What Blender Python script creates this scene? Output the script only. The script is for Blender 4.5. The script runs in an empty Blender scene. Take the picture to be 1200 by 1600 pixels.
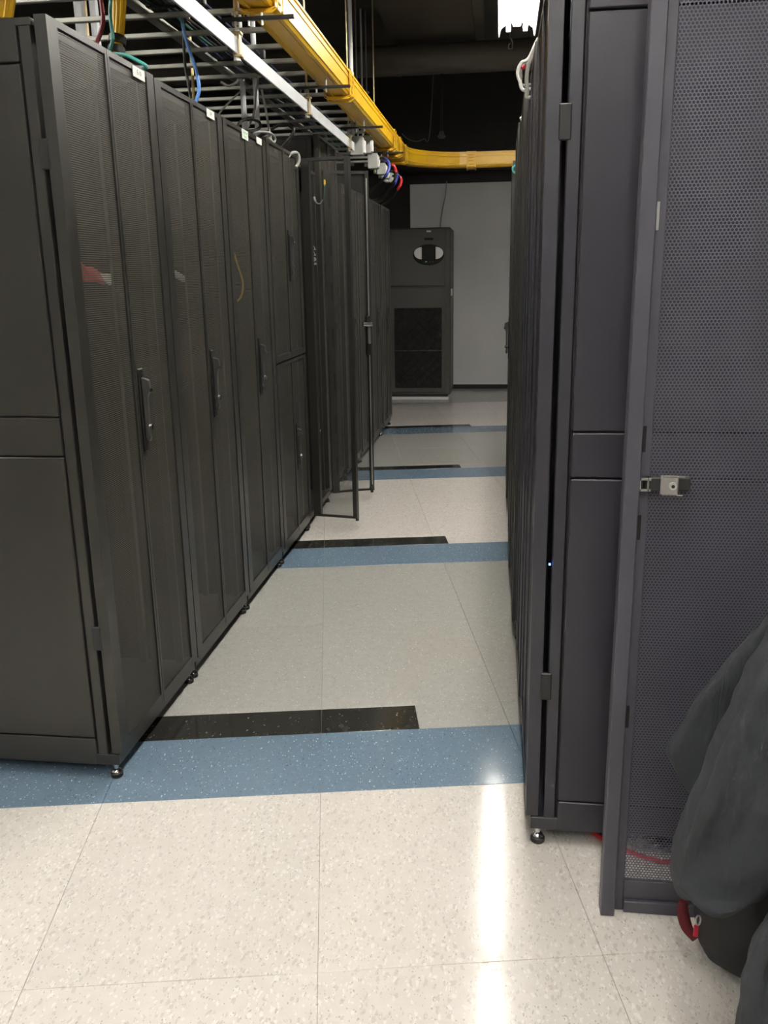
import bpy, bmesh, math, random
from mathutils import Vector, Matrix
random.seed(7)
PI = math.pi
scene = bpy.context.scene
COL = scene.collection

# ------------------------------------------------------------------ camera
F_PX, PITCH, ROLL, YAW, TILE_ANG = 1375.5, math.radians(14.948), math.radians(.965), math.radians(7.604), math.radians(10.869)
CAM_H = 1.40
_F = Vector((-math.sin(YAW), math.cos(YAW), 0)); _R = Vector((math.cos(YAW), math.sin(YAW), 0)); _U = Vector((0, 0, 1))
_fw = _F*math.cos(PITCH) - _U*math.sin(PITCH)
_dn = -_U*math.cos(PITCH) - _F*math.sin(PITCH)
_r2 = _R*math.cos(ROLL) + _dn*math.sin(ROLL)
_d2 = _dn*math.cos(ROLL) - _R*math.sin(ROLL)
cam_d = bpy.data.cameras.new('camera'); cam = bpy.data.objects.new('camera', cam_d); COL.objects.link(cam)
cam_d.sensor_fit = 'VERTICAL'; cam_d.sensor_height = 24.0; cam_d.lens = F_PX/1600*24.0
cam_d.clip_start = .02; cam_d.clip_end = 60
cam.matrix_world = Matrix(((_r2.x, -_d2.x, -_fw.x, 0), (_r2.y, -_d2.y, -_fw.y, 0), (_r2.z, -_d2.z, -_fw.z, CAM_H), (0, 0, 0, 1)))
scene.camera = cam

# ------------------------------------------------------------------ world, exposure
w = bpy.data.worlds.new('world'); scene.world = w; w.use_nodes = True
w.node_tree.nodes['Background'].inputs[0].default_value = (.5, .5, .5, 1)
w.node_tree.nodes['Background'].inputs[1].default_value = .02
vs = scene.view_settings
vs.view_transform = 'Standard'; vs.look = 'None'; vs.gamma = 1.0; vs.use_curve_mapping = False
vs.exposure = 1.18
scene.cycles.max_bounces = 8; scene.cycles.diffuse_bounces = 4; scene.cycles.glossy_bounces = 3; scene.cycles.transparent_max_bounces = 16
TUBE_POWER = 30.0          # emission of the fluorescent tubes

# ------------------------------------------------------------------ helpers
def at(px, py, Y):
    """point in the room on the plane at distance Y along the aisle"""
    d = _r2*(px-600) + _d2*(py-800) + _fw*F_PX
    return Vector((0, 0, CAM_H)) + d*(Y/d.y)

class MB:
    def __init__(s): s.v = []; s.f = []
    def add(s, vs, fs):
        n = len(s.v); s.v += [tuple(p) for p in vs]; s.f += [tuple(i+n for i in f) for f in fs]; return s
    def box(s, x0, x1, y0, y1, z0, z1):
        if x0 > x1: x0, x1 = x1, x0
        if y0 > y1: y0, y1 = y1, y0
        if z0 > z1: z0, z1 = z1, z0
        return s.add([(x0,y0,z0),(x1,y0,z0),(x1,y1,z0),(x0,y1,z0),(x0,y0,z1),(x1,y0,z1),(x1,y1,z1),(x0,y1,z1)],
                     [(3,2,1,0),(4,5,6,7),(0,1,5,4),(1,2,6,5),(2,3,7,6),(3,0,4,7)])
    def prism(s, poly, axis, a, b):
        """poly of 2d points extruded along axis from a to b"""
        def P(u, v, t): return {'x': (t,u,v), 'y': (u,t,v), 'z': (u,v,t)}[axis]
        n = len(poly)
        vs = [P(u,v,a) for u,v in poly] + [P(u,v,b) for u,v in poly]
        fs = [tuple(range(n))[::-1], tuple(range(n, 2*n))] + [(i, (i+1)%n, n+(i+1)%n, n+i) for i in range(n)]
        return s.add(vs, fs)
    def cyl(s, p, q, r, n=10, r2=None):
        return s.tube([p, q], r, n, r2)
    def tube(s, pts, r, n=6, r2=None, radii=None):
        pts = [Vector(p) for p in pts]; m = len(pts); rings = []
        t0 = (pts[1]-pts[0]).normalized()
        up = Vector((0,0,1)) if abs(t0.z) < .9 else Vector((1,0,0))
        a = t0.cross(up).normalized()
        for i, p in enumerate(pts):
            t = (pts[min(i+1, m-1)] - pts[max(i-1, 0)])
            if t.length < 1e-9: t = t0
            t.normalize(); a = (a - t*a.dot(t)).normalized(); b = t.cross(a)
            rr = radii[i] if radii else (r if r2 is None else r + (r2-r)*i/(m-1))
            rings.append([p + a*rr*math.cos(2*PI*k/n) + b*rr*math.sin(2*PI*k/n) for k in range(n)])
        vs = [q for ring in rings for q in ring]
        fs = [(i*n+k, i*n+(k+1)%n, (i+1)*n+(k+1)%n, (i+1)*n+k) for i in range(m-1) for k in range(n)]
        fs += [tuple(range(n))[::-1], tuple((m-1)*n+k for k in range(n))]
        return s.add(vs, fs)
    def lathe(s, prof, c, n=14):
        """(r, z) profile around the vertical through c"""
        m = len(prof)
        vs = [(c[0]+r*math.cos(2*PI*k/n), c[1]+r*math.sin(2*PI*k/n), c[2]+z) for r, z in prof for k in range(n)]
        fs = [(i*n+k, i*n+(k+1)%n, (i+1)*n+(k+1)%n, (i+1)*n+k) for i in range(m-1) for k in range(n)]
        fs += [tuple(range(n))[::-1], tuple((m-1)*n+k for k in range(n))]
        return s.add(vs, fs)
    def build(s, name, mat, parent=None, bevel=0, smooth=False, off=None):
        me = bpy.data.meshes.new(name)
        vs = s.v if off is None else [(x-off[0], y-off[1], z-off[2]) for x, y, z in s.v]
        me.from_pydata(vs, [], s.f)
        bm = bmesh.new(); bm.from_mesh(me)
        bmesh.ops.recalc_face_normals(bm, faces=bm.faces)
        if bevel:
            bmesh.ops.bevel(bm, geom=list(bm.edges), offset=bevel, segments=1, affect='EDGES', clamp_overlap=True)
        bm.to_mesh(me); bm.free()
        if smooth:
            me.shade_smooth(); me.set_sharp_from_angle(angle=math.radians(40))
        if mat: me.materials.append(mat)
        return link(name, me, parent)

def link(name, data, parent=None):
    o = bpy.data.objects.new(name, data); COL.objects.link(o)
    if parent: o.parent = parent
    return o
def tag(o, label=None, cat=None, group=None, kind=None):
    if label: o['label'] = label
    if cat: o['category'] = cat
    if group: o['group'] = group
    if kind: o['kind'] = kind
    return o
def thing(name, loc, label, cat, group=None, rz=0):
    o = link(name, None); o.location = loc; o.rotation_euler = (0, 0, rz); o.empty_display_size = .1
    return tag(o, label, cat, group)
def rbox(name, mat, parent, d, bevel=.002, **k):
    return MB().box(*d).build(name, mat, parent, bevel, **k)
def spline(pts, n=8):
    P = [Vector(p) for p in pts]; P = [P[0]*2-P[1]] + P + [P[-1]*2-P[-2]]; out = []
    for i in range(1, len(P)-2):
        for k in range(n):
            t = k/n; a, b, c, d = P[i-1:i+3]
            out.append(.5*((2*b) + (c-a)*t + (2*a-5*b+4*c-d)*t*t + (3*b-a-3*c+d)*t**3))
    out.append(P[-2]); return out

# ------------------------------------------------------------------ materials
def new_mat(name):
    m = bpy.data.materials.new(name); m.use_nodes = True
    nt = m.node_tree; return m, nt, nt.nodes['Principled BSDF'], nt.nodes['Material Output']
def node(nt, t, **k):
    n = nt.nodes.new(t)
    for a, b in k.items(): setattr(n, a, b)
    return n
def L(nt, a, b): nt.links.new(a, b)
def mat(name, col, rough=.5, metal=0., bump=0., scale=300., var=.0, vscale=6., spec=.5, coat=0):
    m, nt, b, out = new_mat(name)
    b.inputs['Base Color'].default_value = (*col, 1); b.inputs['Roughness'].default_value = rough
    b.inputs['Metallic'].default_value = metal; b.inputs['Specular IOR Level'].default_value = spec
    b.inputs['Coat Weight'].default_value = coat
    tc = node(nt, 'ShaderNodeTexCoord')
    if var:
        n = node(nt, 'ShaderNodeTexNoise'); n.inputs['Scale'].default_value = vscale; n.inputs['Detail'].default_value = 5
        L(nt, tc.outputs['Object'], n.inputs['Vector'])
        mx = node(nt, 'ShaderNodeMix', data_type='RGBA'); L(nt, n.outputs['Fac'], mx.inputs['Factor'])
        mx.inputs['A'].default_value = (*[c*(1-var) for c in col], 1); mx.inputs['B'].default_value = (*[min(1, c*(1+var)) for c in col], 1)
        L(nt, mx.outputs['Result'], b.inputs['Base Color'])
    if bump:
        n = node(nt, 'ShaderNodeTexNoise'); n.inputs['Scale'].default_value = scale; n.inputs['Detail'].default_value = 2
        L(nt, tc.outputs['Object'], n.inputs['Vector'])
        bp = node(nt, 'ShaderNodeBump'); bp.inputs['Strength'].default_value = bump; bp.inputs['Distance'].default_value = .002
        L(nt, n.outputs['Fac'], bp.inputs['Height']); L(nt, bp.outputs['Normal'], b.inputs['Normal'])
    return m
def mat_perf(name, col, pitch=.0064, r=.39, rough=.45, axes=('Y', 'Z')):
    """painted sheet steel with staggered round holes cut through it"""
    m, nt, b, out = new_mat(name)
    b.inputs['Base Color'].default_value = (*col, 1); b.inputs['Roughness'].default_value = rough
    tc = node(nt, 'ShaderNodeTexCoord'); sp = node(nt, 'ShaderNodeSeparateXYZ'); L(nt, tc.outputs['Object'], sp.inputs[0])
    cb = node(nt, 'ShaderNodeCombineXYZ'); L(nt, sp.outputs[axes[0]], cb.inputs[0]); L(nt, sp.outputs[axes[1]], cb.inputs[1])
    px, py = pitch, pitch*math.sqrt(3); ds = []
    for k in (0, 1):
        ad = node(nt, 'ShaderNodeVectorMath', operation='ADD'); L(nt, cb.outputs[0], ad.inputs[0])
        ad.inputs[1].default_value = (k*px/2, k*py/2, 0)
        wr = node(nt, 'ShaderNodeVectorMath', operation='WRAP'); L(nt, ad.outputs[0], wr.inputs[0])
        wr.inputs[1].default_value = (px/2, py/2, 1); wr.inputs[2].default_value = (-px/2, -py/2, -1)
        ln = node(nt, 'ShaderNodeVectorMath', operation='LENGTH'); L(nt, wr.outputs[0], ln.inputs[0]); ds.append(ln.outputs['Value'])
    mn = node(nt, 'ShaderNodeMath', operation='MINIMUM'); L(nt, ds[0], mn.inputs[0]); L(nt, ds[1], mn.inputs[1])
    gt = node(nt, 'ShaderNodeMath', operation='GREATER_THAN'); L(nt, mn.outputs[0], gt.inputs[0]); gt.inputs[1].default_value = r*pitch
    tr = node(nt, 'ShaderNodeBsdfTransparent'); mx = node(nt, 'ShaderNodeMixShader')
    L(nt, gt.outputs[0], mx.inputs[0]); L(nt, tr.outputs[0], mx.inputs[1]); L(nt, b.outputs[0], mx.inputs[2]); L(nt, mx.outputs[0], out.inputs[0])
    return m
def mat_vct(name, base, flecks, rough=.11, dens=.5):
    """vinyl composition tile: flecked, polished"""
    m, nt, b, out = new_mat(name)
    g = node(nt, 'ShaderNodeNewGeometry'); col = None
    oi = node(nt, 'ShaderNodeObjectInfo')
    nb = node(nt, 'ShaderNodeTexNoise'); nb.inputs['Scale'].default_value = 30; nb.inputs['Detail'].default_value = 6
    L(nt, g.outputs['Position'], nb.inputs['Vector'])
    mx = node(nt, 'ShaderNodeMix', data_type='RGBA'); L(nt, nb.outputs['Fac'], mx.inputs['Factor'])
    mx.inputs['A'].default_value = (*[c*.90 for c in base], 1); mx.inputs['B'].default_value = (*[min(1, c*1.08) for c in base], 1)
    col = mx.outputs['Result']
    for i, (fc, sc, th, amt) in enumerate(flecks):
        mp = node(nt, 'ShaderNodeMapping'); mp.inputs['Rotation'].default_value = (0, 0, .7+i*1.1); mp.inputs['Scale'].default_value = (sc, sc*.45, sc)
        wv = node(nt, 'ShaderNodeTexNoise'); wv.inputs['Scale'].default_value = 45
        L(nt, g.outputs['Position'], wv.inputs['Vector'])
        ws = node(nt, 'ShaderNodeVectorMath', operation='SCALE'); ws.inputs['Scale'].default_value = .02; L(nt, wv.outputs['Color'], ws.inputs[0])
        wa = node(nt, 'ShaderNodeVectorMath', operation='ADD'); L(nt, g.outputs['Position'], wa.inputs[0]); L(nt, ws.outputs[0], wa.inputs[1])
        L(nt, wa.outputs[0], mp.inputs['Vector'])
        vo = node(nt, 'ShaderNodeTexVoronoi'); vo.inputs['Scale'].default_value = 1.0; L(nt, mp.outputs[0], vo.inputs['Vector'])
        # only some cells carry a fleck, of uneven size
        sx = node(nt, 'ShaderNodeSeparateColor'); L(nt, vo.outputs['Color'], sx.inputs[0])
        rs = node(nt, 'ShaderNodeMath', operation='MULTIPLY'); L(nt, sx.outputs[0], rs.inputs[0]); rs.inputs[1].default_value = th
        lt = node(nt, 'ShaderNodeMath', operation='LESS_THAN'); L(nt, vo.outputs['Distance'], lt.inputs[0]); L(nt, rs.outputs[0], lt.inputs[1])
        ml = node(nt, 'ShaderNodeMath', operation='MULTIPLY'); L(nt, lt.outputs[0], ml.inputs[0]); ml.inputs[1].default_value = amt
        mm = node(nt, 'ShaderNodeMix', data_type='RGBA'); L(nt, ml.outputs[0], mm.inputs['Factor']); L(nt, col, mm.inputs['A']); mm.inputs['B'].default_value = (*fc, 1)
        col = mm.outputs['Result']
    hv = node(nt, 'ShaderNodeMath', operation='MULTIPLY_ADD'); L(nt, oi.outputs['Random'], hv.inputs[0]); hv.inputs[1].default_value = .05; hv.inputs[2].default_value = .975
    vm = node(nt, 'ShaderNodeVectorMath', operation='SCALE'); L(nt, col, vm.inputs[0]); L(nt, hv.outputs[0], vm.inputs['Scale'])
    L(nt, vm.outputs[0], b.inputs['Base Color'])
    n2 = node(nt, 'ShaderNodeTexNoise'); n2.inputs['Scale'].default_value = 9; n2.inputs['Detail'].default_value = 4; L(nt, g.outputs['Position'], n2.inputs['Vector'])
    mr = node(nt, 'ShaderNodeMapRange'); L(nt, n2.outputs['Fac'], mr.inputs[0]); mr.inputs[3].default_value = rough*.75; mr.inputs[4].default_value = rough*1.35
    L(nt, mr.outputs[0], b.inputs['Roughness'])
    n3 = node(nt, 'ShaderNodeTexNoise'); n3.inputs['Scale'].default_value = 55; L(nt, g.outputs['Position'], n3.inputs['Vector'])
    bp = node(nt, 'ShaderNodeBump'); bp.inputs['Strength'].default_value = .05; bp.inputs['Distance'].default_value = .002
    L(nt, n3.outputs['Fac'], bp.inputs['Height']); L(nt, bp.outputs[0], b.inputs['Normal'])
    return m
def mat_emit(name, col, s):
    m, nt, b, out = new_mat(name)
    b.inputs['Base Color'].default_value = (*col, 1); b.inputs['Emission Color'].default_value = (*col, 1); b.inputs['Emission Strength'].default_value = s
    return m

M = {}
WARM = (.0255, .0243, .0213); COOL = (.0275, .0268, .036)
M['paintL'] = mat('charcoal_paint', WARM, .33, bump=.05, scale=900, var=.05)
M['paintR'] = mat('charcoal_paint_cool', COOL, .38, bump=.05, scale=900, var=.05)
M['perfL'] = mat_perf('perforated_steel', (.074, .069, .058), r=.40)
M['perfR'] = mat_perf('perforated_steel_cool', (.040, .039, .046), pitch=.0066, r=.37)
M['perf_open'] = mat_perf('perforated_steel_fine', (.055, .051, .044), pitch=.0062, r=.44)
M['solidL'] = mat('dark_solid_door', (.016, .015, .013), .5)
M['paintD'] = mat('door_paint', (.061, .059, .078), .42, bump=.12, scale=900, var=.05)
M['lever'] = mat('grey_lever', (.050, .049, .046), .28)
M['inside'] = mat('cabinet_interior', (.010, .0095, .009), .8)
M['black'] = mat('black_plastic', (.012, .012, .012), .4)
M['satin'] = mat('black_metal', (.02, .02, .02), .35, var=.2)
M['chrome'] = mat('chrome', (.75, .75, .76), .18, 1.0)
M['zinc'] = mat('zinc_plated_steel', (.62, .62, .60), .35, 1.0, var=.15, vscale=20)
M['yzinc'] = mat('yellow_zinc', (.62, .50, .28), .4, .85, var=.2, vscale=30)
M['galv'] = mat('galvanised_steel', (.40, .40, .39), .5, .7, var=.2, vscale=15)
M['bar'] = mat('brushed_steel_bar', (.66, .68, .70), .38, .15, var=.12, vscale=10)
M['rung'] = mat('rung_steel', (.42, .42, .38), .45, .4, var=.15, vscale=12)
M['yellow'] = mat('yellow_raceway_plastic', (.80, .46, .015), .33, var=.04)
M['yfiber'] = mat('yellow_fibre', (.95, .60, .02), .45)
M['white'] = mat('white_plastic', (.8, .79, .76), .5)
M['sticker'] = mat('sticker_paper', (.85, .85, .82), .6)
M['ink'] = mat('black_ink', (.03, .03, .03), .6)
M['green'] = mat('green_ink', (.02, .38, .10), .6)
M['boxgrey'] = mat('cast_box', (.52, .53, .50), .5, .3, var=.12, vscale=25)
M['wall'] = mat('white_wall_paint', (.60, .60, .60), .7, bump=.1, scale=60, var=.05, vscale=2.5)
M['wallback'] = mat('pale_wall_paint', (.55, .54, .52), .8)
M['wallblack'] = mat('black_wall_paint', (.016, .014, .012), .8, var=.2)
M['ceil'] = mat('black_ceiling_paint', (.062, .053, .042), .75, bump=.3, scale=25, var=.2)
M['duct'] = mat('painted_duct', (.085, .073, .060), .55, bump=.15, scale=40, var=.2)
M['crac'] = mat('dark_grey_unit_paint', (.060, .057, .050), .5, bump=.1, scale=700, var=.05)
M['crac_dark'] = mat('unit_filter', (.010, .010, .009), .9)
M['silver'] = mat('silver_plastic', (.75, .75, .73), .3, .2)
M['screen'] = mat('dark_screen', (.02, .022, .02), .15)
M['jacket'] = mat('slate_jacket_cloth', (.025, .028, .034), .85, bump=.35, scale=700, var=.12, vscale=8)
def add_wrinkles(m):
    nt = m.node_tree; b = nt.nodes['Principled BSDF']; tc = node(nt, 'ShaderNodeTexCoord')
    mp = node(nt, 'ShaderNodeMapping'); mp.inputs['Rotation'].default_value = (0, -.55, 0); mp.inputs['Scale'].default_value = (26, 14, 6)
    L(nt, tc.outputs['Object'], mp.inputs[0])
    n = node(nt, 'ShaderNodeTexNoise'); n.inputs['Scale'].default_value = 1.0; n.inputs['Detail'].default_value = 3; n.inputs['Distortion'].default_value = .6
    L(nt, mp.outputs[0], n.inputs['Vector'])
    bp = node(nt, 'ShaderNodeBump'); bp.inputs['Strength'].default_value = .6; bp.inputs['Distance'].default_value = .014
    L(nt, n.outputs['Fac'], bp.inputs['Height'])
    old = b.inputs['Normal'].links[0].from_node; L(nt, bp.outputs[0], old.inputs['Normal'])
add_wrinkles(M['jacket'])
M['bag'] = mat('black_nylon', (.016, .014, .015), .75, bump=.4, scale=900, var=.2)
M['red'] = mat('red_fabric', (.50, .015, .04), .7)
M['darkred'] = mat('dark_red_lining', (.10, .004, .009), .85)
M['redplastic'] = mat('red_plastic', (.62, .025, .03), .4)
M['bluecable'] = mat('blue_jacket', (.03, .05, .35), .45)
M['bluelight'] = mat('light_blue_jacket', (.10, .26, .65), .45)
M['teal'] = mat('teal_jacket', (.07, .36, .33), .45)
M['greencable'] = mat('green_jacket', (.02, .13, .07), .5)
M['navy'] = mat('navy_jacket', (.02, .02, .07), .5)
M['maroon'] = mat('maroon_jacket', (.20, .015, .025), .5)
M['greycable'] = mat('grey_jacket', (.22, .215, .20), .5)
M['blackcable'] = mat('black_jacket', (.02, .02, .019), .5)
M['whitecable'] = mat('white_jacket', (.6, .6, .58), .4)
M['tubeglow'] = mat_emit('tube_glow', (1.0, .965, .90), TUBE_POWER)
M['reflector'] = mat('white_enamel', (.85, .85, .83), .35)
M['led_blue'] = mat_emit('blue_led', (.05, .15, 1), 8)
M['vct_white'] = mat_vct('white_vct', (.69, .655, .61), [((.50,.47,.44), 95, .45, .6), ((.85,.83,.80), 120, .45, .6), ((.33,.32,.31), 165, .27, .75)])
M['vct_grey'] = mat_vct('grey_vct', (.375, .372, .35), [((.31,.30,.28), 90, .42, .5), ((.12,.12,.12), 170, .20, .7), ((.8,.8,.78), 150, .20, .8)])
M['vct_blue'] = mat_vct('blue_vct', (.138, .200, .268), [((.17,.26,.36), 90, .42, .5), ((.05,.08,.12), 140, .26, .8), ((.55,.66,.75), 130, .23, .85)])
M['vct_black'] = mat_vct('black_vct', (.026, .025, .022), [((.22,.21,.19), 80, .22, .6), ((.05,.05,.045), 50, .4, .5)])
M['grout'] = mat('tile_joint', (.20, .18, .16), .8)

# ------------------------------------------------------------------ room shell
RX0, RX1, RY0, RY1, CEIL = -4.6, 4.4, -4.2, 11.4, 3.62
floor = MB().box(RX0, RX1, RY0, RY1, -.12, -.003).build('floor', M['grout']); tag(floor, kind='structure')
tag(MB().box(RX0, RX1, RY0, RY1, CEIL, CEIL+.1).build('ceiling', M['ceil']), kind='structure')
tag(MB().box(RX0-.1, RX0, RY0, RY1, -.1, CEIL).build('wall_left', M['wallback']), kind='structure')
tag(MB().box(RX1, RX1+.1, RY0, RY1, -.1, CEIL).build('wall_right', M['wallback']), kind='structure')
tag(MB().box(RX0, RX1, RY0-.1, RY0, -.1, CEIL).build('wall_front', M['wallback']), kind='structure')
tag(MB().box(RX0, RX1, RY1, RY1+.1, -.1, CEIL).build('wall_back', M['wallblack']), kind='structure')
tag(MB().box(-1.13, RX1, RY1-.025, RY1, .052, 2.485).build('trim_1', M['wall']), kind='structure')
tag(MB().box(-1.13, RX1, RY1-.012, RY1, 0, .052).build('baseboard_back', M['black']), kind='structure')
# dropped black soffit over the white wall, and the boxed beam along the aisle
tag(MB().box(RX0, RX1, 11.0, RY1, 2.62, CEIL).build('trim_2', M['wallblack']), kind='structure')
tag(MB().box(-1.0, -.27, 6.2, 9.3, 3.42, CEIL).build('trim_3', M['ceil']), kind='structure')
tag(MB().box(-.27, -.19, 6.2, 9.3, 3.47, CEIL).build('trim_4', M['duct']), kind='structure')

# floor tiles, laid at an angle to the cabinet rows
ca, sa = math.cos(TILE_ANG), math.sin(TILE_ANG)
def t2w(tx, ty): return (ca*tx - sa*ty, sa*tx + ca*ty)
TW, TX0 = .605, -.067
rows = []      # (ty0, ty1, colour)
b1, b2, b3, b4 = 2.20, 4.207, 6.13, 7.99
def span(a, b, colname, first=None):
    y = a
    n = max(1, round((b-a)/.605)); st = (b-a)/n
    for i in range(n): rows.append((a+i*st, a+(i+1)*st, colname))
for y0 in (-.895, -.285, .325, .93): rows.append((y0, y0+.605, 'vct_white'))
rows.append((1.535, 2.20, 'vct_white'))
ends = {0: .247, 1: .606, 2: .959, 3: 1.332}
for i, (b, nxt, colr) in enumerate(((b1, b2, 'vct_grey'), (b2, b3, 'vct_white'), (b3, b4, 'vct_grey'), (b4, 9.95, 'vct_white'))):
    bw = (.335, .325, .325, .335)[i]; kw = (.160, .146, .128, .125)[i]
    rows.append((b, b+bw, 'vct_blue')); rows.append((b+bw, b+bw+kw, ('strip', i, colr))); span(b+bw+kw, nxt, colr)
span(9.95, 12.4, 'vct_grey')
mesh_cache = {}
def tile_piece(tx0, tx1, ty0, ty1, m):
    g = .0005
    wd, dp = tx1-tx0-2*g, ty1-ty0-2*g
    key = (round(wd, 4), round(dp, 4), m)
    if key not in mesh_cache:
        b = MB(); a, c, h, e = wd/2, dp/2, 0.0, .0005
        b.add([(-a,-c,-.004),(a,-c,-.004),(a,c,-.004),(-a,c,-.004),(-a,-c,-e),(a,-c,-e),(a,c,-e),(-a,c,-e),(-a+e,-c+e,h),(a-e,-c+e,h),(a-e,c-e,h),(-a+e,c-e,h)],
              [(0,1,5,4),(1,2,6,5),(2,3,7,6),(3,0,4,7),(4,5,9,8),(5,6,10,9),(6,7,11,10),(7,4,8,11),(8,9,10,11)])
        me = bpy.data.meshes.new('tile'); me.from_pydata(b.v, [], b.f); me.materials.append(M[m]); mesh_cache[key] = me
    o = link('tile', mesh_cache[key], floor)
    x, y = t2w((tx0+tx1)/2, (ty0+ty1)/2); o.location = (x, y, 0); o.rotation_euler = (0, 0, TILE_ANG)
def keep(tx, ty):
    x, y = t2w(tx, ty); return -1.75 < x < 1.25 and -.6 < y < RY1+.1
for (y0, y1, c) in rows:
    k0 = -6
    for k in range(-6, 9):
        x0, x1 = TX0+k*TW, TX0+(k+1)*TW
        xm = (x0+x1)/2
        wx, wy = t2w(xm, (y0+y1)/2)
        lim = 2.4 if wy < 2.1 else 0
        if not (-1.75-lim*.3 < wx < 1.25+lim*.2 and -.9 < wy < 11.5): continue
        if isinstance(c, tuple):
            e = ends[c[1]]; s0 = e-1.3
            for a, b, mm in ((x0, min(x1, s0), c[2]), (max(x0, s0), min(x1, e), 'vct_black'), (max(x0, e), x1, c[2])):
                if b-a > .004: tile_piece(a, b, y0, y1, mm)
        else: tile_piece(x0, x1, y0, y1, c)

# ------------------------------------------------------------------ ceiling services
d = MB().cyl((-3.6, 8.6, 3.27), (3.6, 8.6, 3.27), .125, 28).build('round_duct', M['duct'], smooth=True)
tag(d, 'large round black painted duct crossing below the ceiling', 'duct')
for x in (-.95, .2):
    MB().cyl((x-.012, 8.6, 3.27), (x+.012, 8.6, 3.27), .131, 28).build('duct_strap', M['duct'], d, smooth=True)
    MB().cyl((x, 8.6, 3.39), (x, 8.6, CEIL), .006, 6).build('hanger_rod', M['duct'], d)

def light_fixture(y0, y1, label, X=.08):
    r = thing('light_fixture', (X, (y0+y1)/2, 3.15), label, 'light', 'fluorescent strip lights above the aisle')
    Ln = (y1-y0)/2
    prof = [(-.135,-.035),(-.128,-.030),(-.118,.020),(-.075,.052),(-.035,.060),(-.028,.035),(.028,.035),(.035,.060),(.075,.052),(.118,.020),(.128,-.030),(.135,-.035),(.126,.028),(.08,.066),(-.08,.066),(-.126,.028)]
    MB().prism(prof, 'y', -Ln, Ln).build('reflector', M['reflector'], r)
    MB().box(-.05, .05, -Ln, Ln, .066, .11).build('housing', M['reflector'], r, .004)
    for s in (-1, 1):
        MB().cyl((s*.062, -Ln+.04, .018), (s*.062, Ln-.02, .018), .0165, 12).build('fluorescent_tube', M['tubeglow'], r, smooth=True)
        for e in (-1, 1):
            MB().box(s*.062-.016, s*.062+.016, e*(Ln-.03), e*(Ln-.012), -.004, .05).build('lamp_holder', M['white'], r)
    for e in (-1, 1):
        MB().cyl((0, e*(Ln-.25), .11), (0, e*(Ln-.25), CEIL-3.15), .005, 6).build('hanger_rod', M['galv'], r)
    return r
light_fixture(5.20, 7.34, 'bright fluorescent fixture over the aisle, farthest of the row, at the top edge')
light_fixture(2.85, 5.02, 'fluorescent fixture over the near part of the aisle, above the frame')
light_fixture(.40, 2.60, 'fluorescent fixture straight above the camera, out of the frame')
light_fixture(-2.2, .15, 'fluorescent fixture behind the camera, out of the frame')
light_fixture(-3.2, -.9, 'added unseen fill light behind the camera to the left, built as a fluorescent fixture', -2.0)  # unseen fixture, added to lift the overall brightness
light_fixture(-3.2, -.9, 'added unseen fill light behind the camera to the right, built as a fluorescent fixture', 2.2)  # also added out of view, brightens surfaces facing the camera
light_fixture(1.0, 3.2, 'added unseen fill light left of the cabinets, built as a fluorescent fixture', -2.9)  # added beyond the left row only for more light
light_fixture(6.0, 8.2, 'added unseen fill light right of the cabinets, built as a fluorescent fixture', 2.9)  # added out of view, brightens the far white wall from the right
hk = thing('conduit_clamp', at(797, 70, 8.42), 'small bright conduit clamp hanging below the light fixture end', 'clamp')
MB().tube([(0, 0, .06), (.02, 0, .02), (.018, 0, -.03), (-.012, 0, -.03), (-.012, 0, .0), (0, 0, .01)], .006, 6).build('hook', M['galv'], hk, smooth=True)
MB().cyl((0, 0, .05), (0, 0, CEIL-hk.location.z), .014, 8).build('conduit', M['duct'], hk, smooth=True)

# ------------------------------------------------------------------ cabinets
def text_mesh(body, size):
    cu = bpy.data.curves.new('txt', 'FONT'); cu.body = body; cu.size = size; cu.align_x = 'CENTER'; cu.align_y = 'CENTER'; cu.resolution_u = 2
    o = bpy.data.objects.new('txt', cu); COL.objects.link(o)
    me = bpy.data.meshes.new_from_object(o.evaluated_get(bpy.context.evaluated_depsgraph_get()))
    bpy.data.objects.remove(o); bpy.data.curves.remove(cu); return me
def lettering(body, size, m, parent, loc, rot=(PI/2, 0, PI/2)):
    bpy.context.view_layer.update()
    me = text_mesh(body, size); me.materials.clear(); me.materials.append(m)
    o = link('lettering', me, parent); o.location = loc; o.rotation_euler = rot; return o

def foot(parent, x, y):
    f = MB().lathe([(.012, .014), (.015, .018), (.012, .024), (.0065, .027), (.0065, .05)], (x, y, 0), 12).build('levelling_foot', M['chrome'], parent, smooth=True)
    MB().lathe([(.016, 0), (.0185, .003), (.018, .013), (.015, .016)], (x, y, 0), 12).build('rubber_pad', M['black'], f, smooth=True)

def handle(door, u, s, zc, hh=.095, bright='chrome'):
    """swing handle near the free edge: black dish, lever, key cylinder (u along leaf, s its direction)"""
    y = u*s
    MB().box(-.002, .004, y-.017, y+.017, zc-hh-.03, zc+hh+.03).build('handle_dish', M['black'], door, .003)
    lever = [(.004, zc+hh+.004), (.026, zc+hh-.004), (.030, zc+hh-.03), (.019, zc+hh-.055), (.017, zc-hh+.03), (.020, zc-hh+.012), (.014, zc-hh), (.006, zc-hh+.006), (.006, zc+hh-.05)]
    MB().prism(lever, 'y', y-.009, y+.009).build('handle', M['lever'], door, .002)
    MB().cyl((.004, y+.004, zc-hh+.045), (.024, y+.004, zc-hh+.045), .0085, 12).build('lock_cylinder', M[bright], door, smooth=True)
    MB().box(.022, .031, y-.008, y+.010, zc+hh-.040, zc+hh-.028).build('thumb_catch', M[bright], door, .002)

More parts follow.
